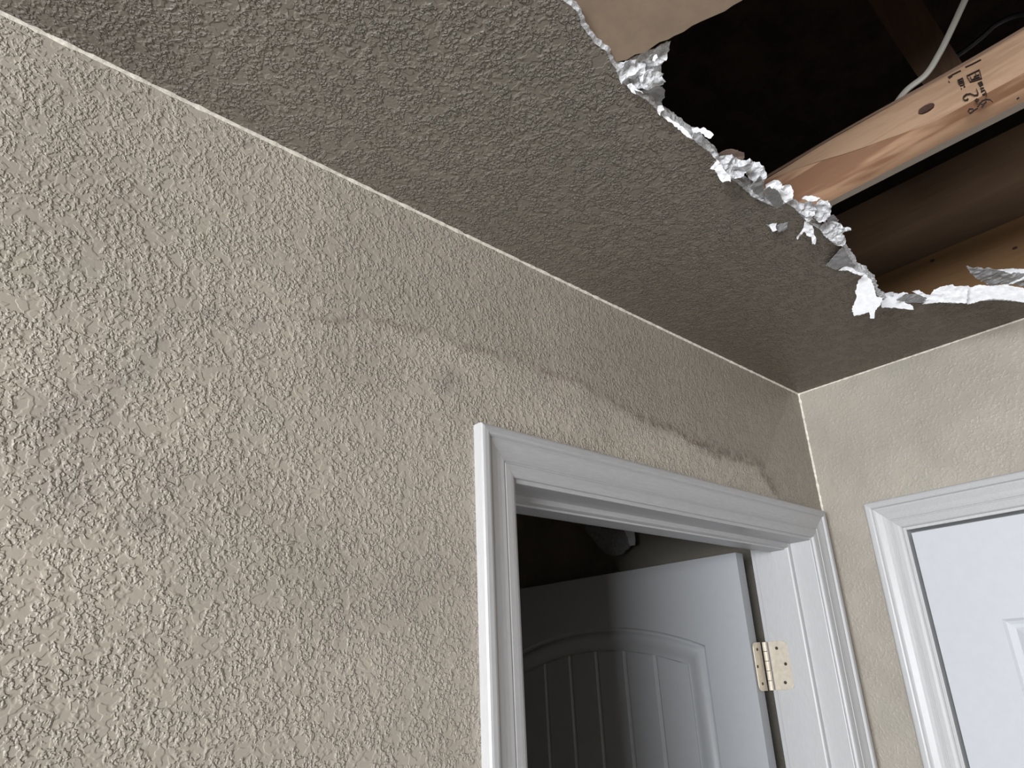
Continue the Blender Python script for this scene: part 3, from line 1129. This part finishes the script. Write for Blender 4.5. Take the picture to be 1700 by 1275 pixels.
# ------------------------------------------------------------------ cables
def tube(name, pts, r, mat, flat=1.0, seg=10):
    # Catmull-Rom through the points
    P = [Vector(p) for p in pts]
    C = []
    for i in range(len(P) - 1):
        p0, p1, p2, p3 = P[max(i - 1, 0)], P[i], P[i + 1], P[min(i + 2, len(P) - 1)]
        for k in range(8):
            t = k / 8
            C.append(0.5 * ((2 * p1) + (p2 - p0) * t + (2 * p0 - 5 * p1 + 4 * p2 - p3) * t * t + (3 * p1 - p0 - 3 * p2 + p3) * t ** 3))
    C.append(P[-1])
    vs, fs = [], []
    for i, c in enumerate(C):
        d = (C[min(i + 1, len(C) - 1)] - C[max(i - 1, 0)]).normalized()
        s = d.cross(Vector((1, 0, 0))).normalized()
        t = d.cross(s)
        for k in range(seg):
            a = k * math.tau / seg
            vs.append(c + s * math.cos(a) * r + t * math.sin(a) * r * flat)
    for i in range(len(C) - 1):
        for k in range(seg):
            k2 = (k + 1) % seg
            fs.append((i * seg + k, i * seg + k2, (i + 1) * seg + k2, (i + 1) * seg + k))
    fs.append(tuple(range(seg)))
    fs.append(tuple(range(len(vs) - 1, len(vs) - seg - 1, -1)))
    return mesh(name, vs, fs, mat, None, True)


CX = -0.585
cp = [on_x(u, v, CX) for u, v in ((1462, 192), (1502, 153), (1537, 124), (1560, 88), (1578, 52), (1602, 0))]
cp.append(cp[-1] + (cp[-1] - cp[-2]) * 2.0)
cp[0] = cp[0] + Vector((0.015, 0.0, 0.003))
cb = tube('cable', cp, 0.0042, m_cable, 0.55)
tag(cb, 'off-white flat electrical cable curving up from the joist', 'cable')
cp = [on_x(u, v, -0.35) for u, v in ((1560, 110), (1600, 85), (1632, 60), (1655, 40), (1690, 25), (1730, 20))]
c2 = tube('cable', cp, 0.004, m_black, 1.0)
tag(c2, 'thin black cable in the dark above the joist, at the upper right', 'cable')


# ------------------------------------------------------------------ torn paper and crumpled gypsum
def inside_poly(p, poly):
    c = False
    for i in range(len(poly)):
        a, b_ = poly[i], poly[i - 1]
        if (a[1] > p[1]) != (b_[1] > p[1]) and p[0] < (b_[0] - a[0]) * (p[1] - a[1]) / (b_[1] - a[1]) + a[0]:
            c = not c
    return c


def flap(name, pts, dz, mat, n=(0, 0, 1), amp=0.003, freq=90, th=0.0010, parent=None, spacing=0.0035, anchor=None,
         jag=0.0010, seed=0, label=None, crease=1.0, curl=0.0, below=False):
    """A scrap of paper or board: outline laid on a real plane (through the anchor, normal n), creased and thick."""
    n = Vector(n).normalized()
    a_px = anchor or pts[0]
    p0 = on_z(a_px[0], a_px[1], dz)
    W = [on_plane(u, v, p0, n) for u, v in pts]
    if below:                   # hang clear of the painted face
        for _ in range(12):
            over = max(q.z for q in W) - (H - 0.0016)
            if over <= 0:
                break
            p0 = p0 - Vector((0, 0, over))
            W = [on_plane(u, v, p0, n) for u, v in pts]
    e1 = n.orthogonal().normalized()
    e2 = n.cross(e1)
    P2 = [((q - p0).dot(e1), (q - p0).dot(e2)) for q in W]
    # refine and roughen the outline
    B = []
    for i in range(len(P2)):
        a, c = Vector(P2[i]), Vector(P2[(i + 1) % len(P2)])
        L = (c - a).length
        k = max(1, int(L / (spacing * 0.6)))
        d = (c - a)
        nn = Vector((-d.y, d.x)).normalized() if L > 0 else Vector((0, 0))
        for j in range(k):
            q = a.lerp(c, j / k)
            if j:
                q = q + nn * jag * random.uniform(-1, 1)
            B.append(q)
    xs_ = [q.x for q in B]
    ys_ = [q.y for q in B]
    I = []
    y = min(ys_)
    poly = [(q.x, q.y) for q in B]
    while y < max(ys_):
        x = min(xs_)
        while x < max(xs_):
            q = (x + random.uniform(-.3, .3) * spacing, y + random.uniform(-.3, .3) * spacing)
            if inside_poly(q, poly):
                I.append(Vector(q))
            x += spacing
        y += spacing
    allv = B + I
    r = delaunay_2d_cdt(allv, [(i, (i + 1) % len(B)) for i in range(len(B))], [], 0, 1e-7)
    V, Fs = r[0], r[2]
    keep = []
    for f in Fs:
        c = sum((V[i] for i in f), Vector((0, 0))) / len(f)
        if inside_poly((c.x, c.y), poly):
            keep.append(tuple(f))
    vs = []
    for q in V:
        p = p0 + e1 * q.x + e2 * q.y
        k = p * freq + Vector((seed * 3.1, seed * 1.7, 0))
        h = (abs(noise.noise(k)) - 0.25) * 2 * crease + noise.noise(k * 2.3) * 0.6
        # keep the outline where it is, seen face on, and shape the depth
        off = n * h * amp
        off += n * curl * (q.length ** 2) * 40
        vs.append(p + off)
    # thickness
    m = len(vs)
    vv = vs + [v + n * th for v in vs]
    ff = list(keep) + [tuple(m + i for i in reversed(f)) for f in keep]
    from collections import Counter
    ec = Counter()
    for f in keep:
        for i in range(len(f)):
            a, c = f[i], f[(i + 1) % len(f)]
            ec[(min(a, c), max(a, c))] += 1
    for (a, c), cnt in ec.items():
        if cnt == 1:
            ff.append((a, c, m + c, m + a))
    o = mesh(name, vv, ff, mat, parent)
    if label:
        o['label'] = label
    return o


# brown backed board wedged above the ceiling
bp = [(925, -40), (935, -4), (950, 8), (962, 22), (968, 42), (984, 60), (992, 72), (1010, 84), (1022, 103), (1041, 99), (1069, 87), (1095, 70),
      (1109, 66), (1119, 60), (1135, 53), (1149, 43), (1166, 35), (1182, 28), (1203, 19), (1232, 1), (1300, -45), (1290, -130), (1150, -170), (980, -160)]
bo = flap('drywall_piece', bp, 0.0038, m_brown, n=(0.05, 0.06, 1), amp=0.0006, freq=12, th=0.010, spacing=0.012,
          anchor=(1000, 80), jag=0.0022, seed=1, crease=0.3)
tag(bo, 'brown paper-backed piece of broken drywall at the top edge of the hole', 'drywall')

bits = [
    # name, pts, dz, mat, normal, amp, freq, seed, label
    ('gypsum_lump', [(1020, 104), (1041, 99), (1069, 87), (1095, 73), (1113, 67), (1110, 85), (1103, 100), (1098, 125), (1104, 133),
                     (1098, 143), (1080, 146), (1060, 145), (1041, 142), (1029, 134), (1024, 118)], 0.004, m_gyp, (-0.1, -0.25, 1), 0.0060, 70, 2,
     'grey crumpled gypsum under the brown board'),
    ('gypsum_lump', [(1030, 110), (1050, 104), (1072, 106), (1070, 122), (1050, 132), (1034, 128)], 0.0, m_gyp, (-0.5, -0.5, 1), 0.004, 80, 12, None),
    ('gypsum_lump', [(1062, 128), (1075, 116), (1092, 118), (1101, 122), (1090, 134), (1078, 142), (1064, 142)], -0.001, m_gyp, (-0.2, -0.8, 1), 0.004, 80, 13, None),
    ('torn_paper', [(1064, 152), (1078, 143), (1096, 142), (1103, 150), (1104, 161), (1097, 173), (1089, 181), (1076, 167)], 0.008, m_grey, (0.2, 0.1, 1), 0.002, 60, 3, 'grey torn paper'),
    ('torn_paper', [(1041, 141), (1049, 138), (1056, 146), (1066, 152), (1068, 156), (1058, 151), (1052, 149), (1056, 157), (1053, 156), (1046, 149)], -0.003, m_white, (-0.6, -0.3, 1), 0.002, 120, 4, None),
    ('torn_paper', [(1092, 176), (1100, 175), (1103, 182), (1098, 184), (1096, 192), (1092, 188)], -0.003, m_white, (-0.6, -0.2, 1), 0.0015, 120, 5, None),
    ('torn_paper', [(1084, 95), (1090, 90), (1092, 96), (1087, 102), (1083, 101)], -0.006, m_white, (-0.7, -0.1, 1), 0.0006, 120, 6, 'small white chip'),
    ('torn_paper', [(1098, 190), (1106, 193), (1113, 198), (1124, 204), (1136, 213), (1144, 222), (1150, 230), (1143, 228), (1132, 220), (1118, 207), (1104, 197)], -0.002, m_white, (-0.6, -0.3, 1), 0.001, 130, 8, None),
    ('torn_paper', [(1148, 214), (1158, 211), (1162, 214), (1168, 211), (1178, 217), (1185, 224), (1180, 230), (1170, 227), (1166, 222), (1158, 223), (1152, 222)], -0.004, m_white, (-0.8, -0.1, 1), 0.0012, 90, 7, 'bright white curled scrap'),
    ('gypsum_lump', [(1152, 222), (1162, 219), (1168, 228), (1162, 236), (1152, 233)], 0.000, m_grey, (0.1, -0.8, 1), 0.003, 100, 9, None),
    ('gypsum_lump', [(1157, 236), (1170, 230), (1178, 238), (1184, 248), (1192, 256), (1186, 262), (1178, 252), (1166, 243)], -0.001, m_gyp, (-0.3, -0.5, 1), 0.004, 110, 10, None),
    ('torn_paper', [(1190, 262), (1193, 255), (1207, 248), (1219, 248), (1235, 253), (1236, 262), (1230, 270), (1200, 270)], 0.016, m_scrap, (-0.1, -0.2, 1), 0.0015, 50, 11, 'brown paper scrap'),
    ('gypsum_lump', [(1184, 266), (1198, 258), (1215, 256), (1222, 263), (1233, 268), (1244, 262), (1250, 268), (1247, 282), (1236, 292), (1218, 296), (1202, 288)], 0.003, m_gyp, (-0.45, -0.55, 1), 0.006, 85, 14, 'crumpled white gypsum'),
    ('gypsum_lump', [(1236, 285), (1250, 270), (1262, 270), (1270, 280), (1273, 292), (1267, 302), (1258, 303), (1246, 298)], 0.001, m_gyp, (-0.6, -0.4, 1), 0.005, 85, 15, None),
    ('gypsum_lump', [(1212, 296), (1232, 292), (1248, 298), (1258, 306), (1262, 322), (1268, 334), (1250, 327), (1236, 314), (1222, 304)], -0.001, m_gyp, (-0.35, -0.6, 1), 0.0035, 85, 16, None),
    ('torn_paper', [(1186, 262), (1190, 268), (1179, 280), (1187, 282), (1193, 294), (1200, 303), (1206, 300), (1213, 302), (1213, 292), (1203, 282), (1195, 270)], -0.005, m_white, (-0.7, -0.2, 1), 0.0028, 110, 17, None),
    ('torn_paper', [(1253, 302), (1262, 292), (1268, 303), (1267, 318), (1270, 334), (1262, 328), (1250, 318), (1246, 312)], -0.003, m_grey, (0.2, -0.3, 1), 0.0015, 60, 18, 'flat grey flake'),
    ('torn_paper', [(1268, 316), (1275, 310), (1292, 317), (1301, 335), (1299, 341), (1290, 346), (1284, 342), (1274, 330)], -0.004, m_grey, (0.35, -0.1, 1), 0.0015, 60, 19, None),
    ('torn_paper', [(1270, 307), (1285, 298), (1294, 301), (1299, 307), (1293, 318), (1282, 312), (1272, 316)], -0.002, m_white, (-0.5, -0.4, 1), 0.0030, 90, 20, None),
    ('torn_paper', [(1291, 316), (1299, 308), (1311, 307), (1318, 319), (1316, 331), (1308, 334), (1302, 335), (1296, 326)], -0.002, m_white, (-0.6, -0.3, 1), 0.0035, 110, 21, None),
    ('torn_paper', [(1331, 330), (1337, 325), (1349, 325), (1362, 329), (1356, 333), (1342, 334)], 0.001, m_white, (-0.6, -0.3, 1), 0.0015, 90, 22, None),
    ('gypsum_lump', [(1320, 345), (1330, 338), (1345, 334), (1355, 340), (1352, 356), (1351, 365), (1338, 368), (1334, 358)], -0.002, m_gyp, (-0.5, -0.5, 1), 0.0060, 90, 23, None),
    ('gypsum_lump', [(1350, 345), (1362, 333), (1375, 334), (1381, 342), (1379, 357), (1370, 368), (1358, 369), (1351, 360)], -0.002, m_gyp, (-0.5, -0.2, 1), 0.0050, 75, 24, 'ribbed white gypsum lump before the end of the joist'),
    ('torn_paper', [(1372, 360), (1384, 357), (1392, 366), (1389, 374), (1374, 372)], 0.010, m_grey, (0.2, -0.2, 1), 0.0015, 60, 25, None),
    ('gypsum_lump', [(1360, 380), (1369, 368), (1386, 368), (1395, 371), (1402, 379), (1412, 378), (1412, 381), (1399, 387), (1406, 401), (1398, 408), (1381, 401), (1369, 392)], 0.001, m_gyp, (-0.25, -0.35, 1), 0.0045, 100, 26, None),
    ('torn_paper', [(1336, 367), (1349, 375), (1353, 392), (1355, 399), (1353, 406), (1348, 405), (1347, 394), (1339, 391), (1335, 384), (1324, 398), (1322, 395), (1334, 379)], -0.005, m_white, (-0.5, -0.3, 1), 0.0018, 110, 27, 'small forked white scrap hanging below'),
    ('torn_paper', [(1380, 402), (1388, 397), (1398, 401), (1402, 406), (1397, 408), (1388, 407)], -0.003, m_white, (-0.7, -0.2, 1), 0.0015, 110, 28, None),
    ('torn_spot', [(1271, 372), (1276, 375), (1284, 371), (1290, 374), (1309, 368), (1306, 380), (1296, 385), (1287, 382), (1281, 385), (1279, 378)], -0.0022, m_grey, (-0.1, -0.15, 1), 0.0014, 110, 29, 'small torn spot in the paint'),
    ('torn_paper', [(1277, 374), (1283, 371), (1290, 371), (1288, 377), (1290, 382), (1283, 385), (1280, 380)], -0.006, m_white, (-0.6, -0.4, 1), 0.0010, 110, 30, None),
    ('torn_paper', [(1371, 441), (1380, 431), (1398, 411), (1402, 414), (1408, 425), (1418, 439), (1402, 441), (1388, 448)], -0.0016, m_grey, (0.05, 0.05, 1), 0.0006, 60, 31, 'flat grey-brown triangle of bared paper'),
    ('torn_paper', [(1402, 442), (1412, 444), (1424, 451), (1436, 454), (1434, 459), (1420, 455), (1408, 449), (1392, 449)], -0.0024, m_white, (-0.5, -0.3, 1), 0.0008, 120, 32, None),
    ('torn_paper', [(1436, 455), (1446, 464), (1451, 475), (1455, 492), (1465, 495), (1462, 506), (1453, 515), (1451, 529), (1445, 529),
                    (1442, 518), (1430, 522), (1418, 525), (1414, 513), (1422, 494), (1420, 485), (1425, 466)], -0.004, m_white, (-0.9, -0.05, 1), 0.0006, 40, 33,
     'bright white butterfly-shaped scrap at the corner of the hole'),
    ('torn_paper', [(1463, 500), (1473, 496), (1486, 495), (1500, 501), (1515, 508), (1517, 514), (1510, 514), (1488, 511), (1464, 511)], -0.004, m_white, (-0.8, -0.1, 1), 0.0008, 60, 34, 'white pointed strip beside the bright butterfly-shaped scrap'),
    ('torn_paper', [(1469, 496), (1486, 491), (1500, 485), (1508, 487), (1496, 494), (1482, 498)], 0.001, m_white, (-0.6, -0.3, 1), 0.0010, 90, 35, None),
    ('torn_paper', [(1488, 499), (1503, 488), (1523, 489), (1537, 498), (1530, 502), (1510, 502)], 0.000, m_grey, (0.1, -0.3, 1), 0.0012, 70, 36, None),
    ('torn_paper', [(1514, 484), (1526, 482), (1538, 489), (1548, 492), (1545, 498), (1532, 492)], 0.003, m_white, (-0.6, -0.1, 1), 0.0012, 100, 37, None),
    ('torn_paper', [(1537, 498), (1550, 481), (1566, 475), (1582, 472), (1584, 475), (1608, 474), (1606, 488), (1606, 504), (1578, 502), (1558, 502), (1531, 505), (1545, 497)], -0.001, m_white, (-0.75, -0.1, 1), 0.0013, 80, 38, 'left half of the long white torn band along the lower edge'),
    ('torn_paper', [(1606, 474), (1611, 477), (1628, 473), (1644, 475), (1668, 472), (1682, 475), (1700, 479), (1730, 484), (1730, 508), (1700, 502), (1676, 498), (1652, 496), (1630, 499), (1606, 506)], -0.001, m_white, (-0.8, -0.1, 1), 0.0011, 60, 39, 'right half of the long white torn band along the lower edge'),
    ('torn_paper', [(1605, 443), (1625, 444), (1653, 446), (1670, 452), (1690, 455), (1720, 458), (1720, 476), (1690, 474), (1669, 473), (1641, 473), (1622, 463), (1611, 453)], 0.010, m_grey, (0.05, 0.0, 1), 0.0035, 60, 40, 'grey shard standing above the white band'),
    ('torn_paper', [(1655, 448), (1680, 446), (1700, 447), (1725, 450), (1725, 458), (1700, 454), (1686, 461), (1668, 462), (1660, 456)], 0.006, m_white, (-0.6, -0.1, 1), 0.0015, 80, 41, None),
    ('torn_paper', [(1667, 470), (1680, 462), (1700, 455), (1725, 450), (1725, 458), (1700, 463), (1684, 470), (1672, 474)], 0.004, m_white, (-0.7, -0.1, 1), 0.0010, 80, 42, None),
]
BELOW = {4, 5, 8, 17, 27, 28, 30, 31, 32, 33, 34, 38, 39}
for (nm, pts, dz, mt, nrm, amp, fr, sd, lb) in bits:
    flap(nm, pts, dz, mt, n=(-nrm[0], -nrm[1], 1), amp=amp, freq=fr, parent=ceiling, seed=sd, label=lb, below=sd in BELOW, anchor=pts[len(pts) // 2],
         spacing=0.0028 if mt is m_gyp else 0.0034, jag=0.0008, th=0.0012 if mt is m_gyp else 0.0006)

# ------------------------------------------------------------------ hanging piece in the room beyond
hp_ = [(968, 862), (985, 868), (1000, 878), (1045, 880), (1052, 884), (1054, 893), (1054, 905), (1048, 908), (1040, 914), (1033, 921), (1022, 923), (1008, 919),
       (996, 909), (990, 898), (980, 887), (972, 874), (955, 858), (935, 845), (980, 845)]
HPX = -0.03


def hang(name, pts, x, mat, amp, seed, parent=None):
    W = [on_x(u, v, x) for u, v in pts]
    poly = []
    for i in range(len(W)):
        a, c = W[i], W[(i + 1) % len(W)]
        k = max(1, int((c - a).length / 0.008))
        for j in range(k):
            q = a.lerp(c, j / k)
            poly.append(Vector((q.y + random.uniform(-.001, .001), q.z + random.uniform(-.001, .001))))
    I = []
    ys_ = [p.x for p in poly]
    zs2 = [p.y for p in poly]
    y = min(ys_)
    pl = [(p.x, p.y) for p in poly]
    while y < max(ys_):
        z = min(zs2)
        while z < max(zs2):
            if inside_poly((y, z), pl):
                I.append(Vector((y, z)))
            z += 0.012
        y += 0.012
    r = delaunay_2d_cdt(poly + I, [(i, (i + 1) % len(poly)) for i in range(len(poly))], [], 0, 1e-7)
    keep = []
    for f in r[2]:
        c = sum((r[0][i] for i in f), Vector((0, 0))) / len(f)
        if inside_poly((c.x, c.y), pl):
            keep.append(tuple(f))
    vs = [(x + amp * noise.noise(Vector((p.x * 14, p.y * 14, seed))), p.x, p.y) for p in r[0]]
    o = mesh(name, vs, keep, mat, parent)
    md = o.modifiers.new('thickness', 'SOLIDIFY')
    md.thickness = 0.006
    md.offset = 1
    return o


hg = hang('drywall_piece', hp_, HPX, m_grey, 0.012, 4)
tag(hg, 'torn strip of drywall hanging in the dark room beyond the doorway', 'drywall')
hang('torn_paper', [(1036, 876), (1052, 880), (1055, 893), (1055, 905), (1048, 907), (1045, 893), (1040, 884)], HPX - 0.008, m_white, 0.004, 6, hg)
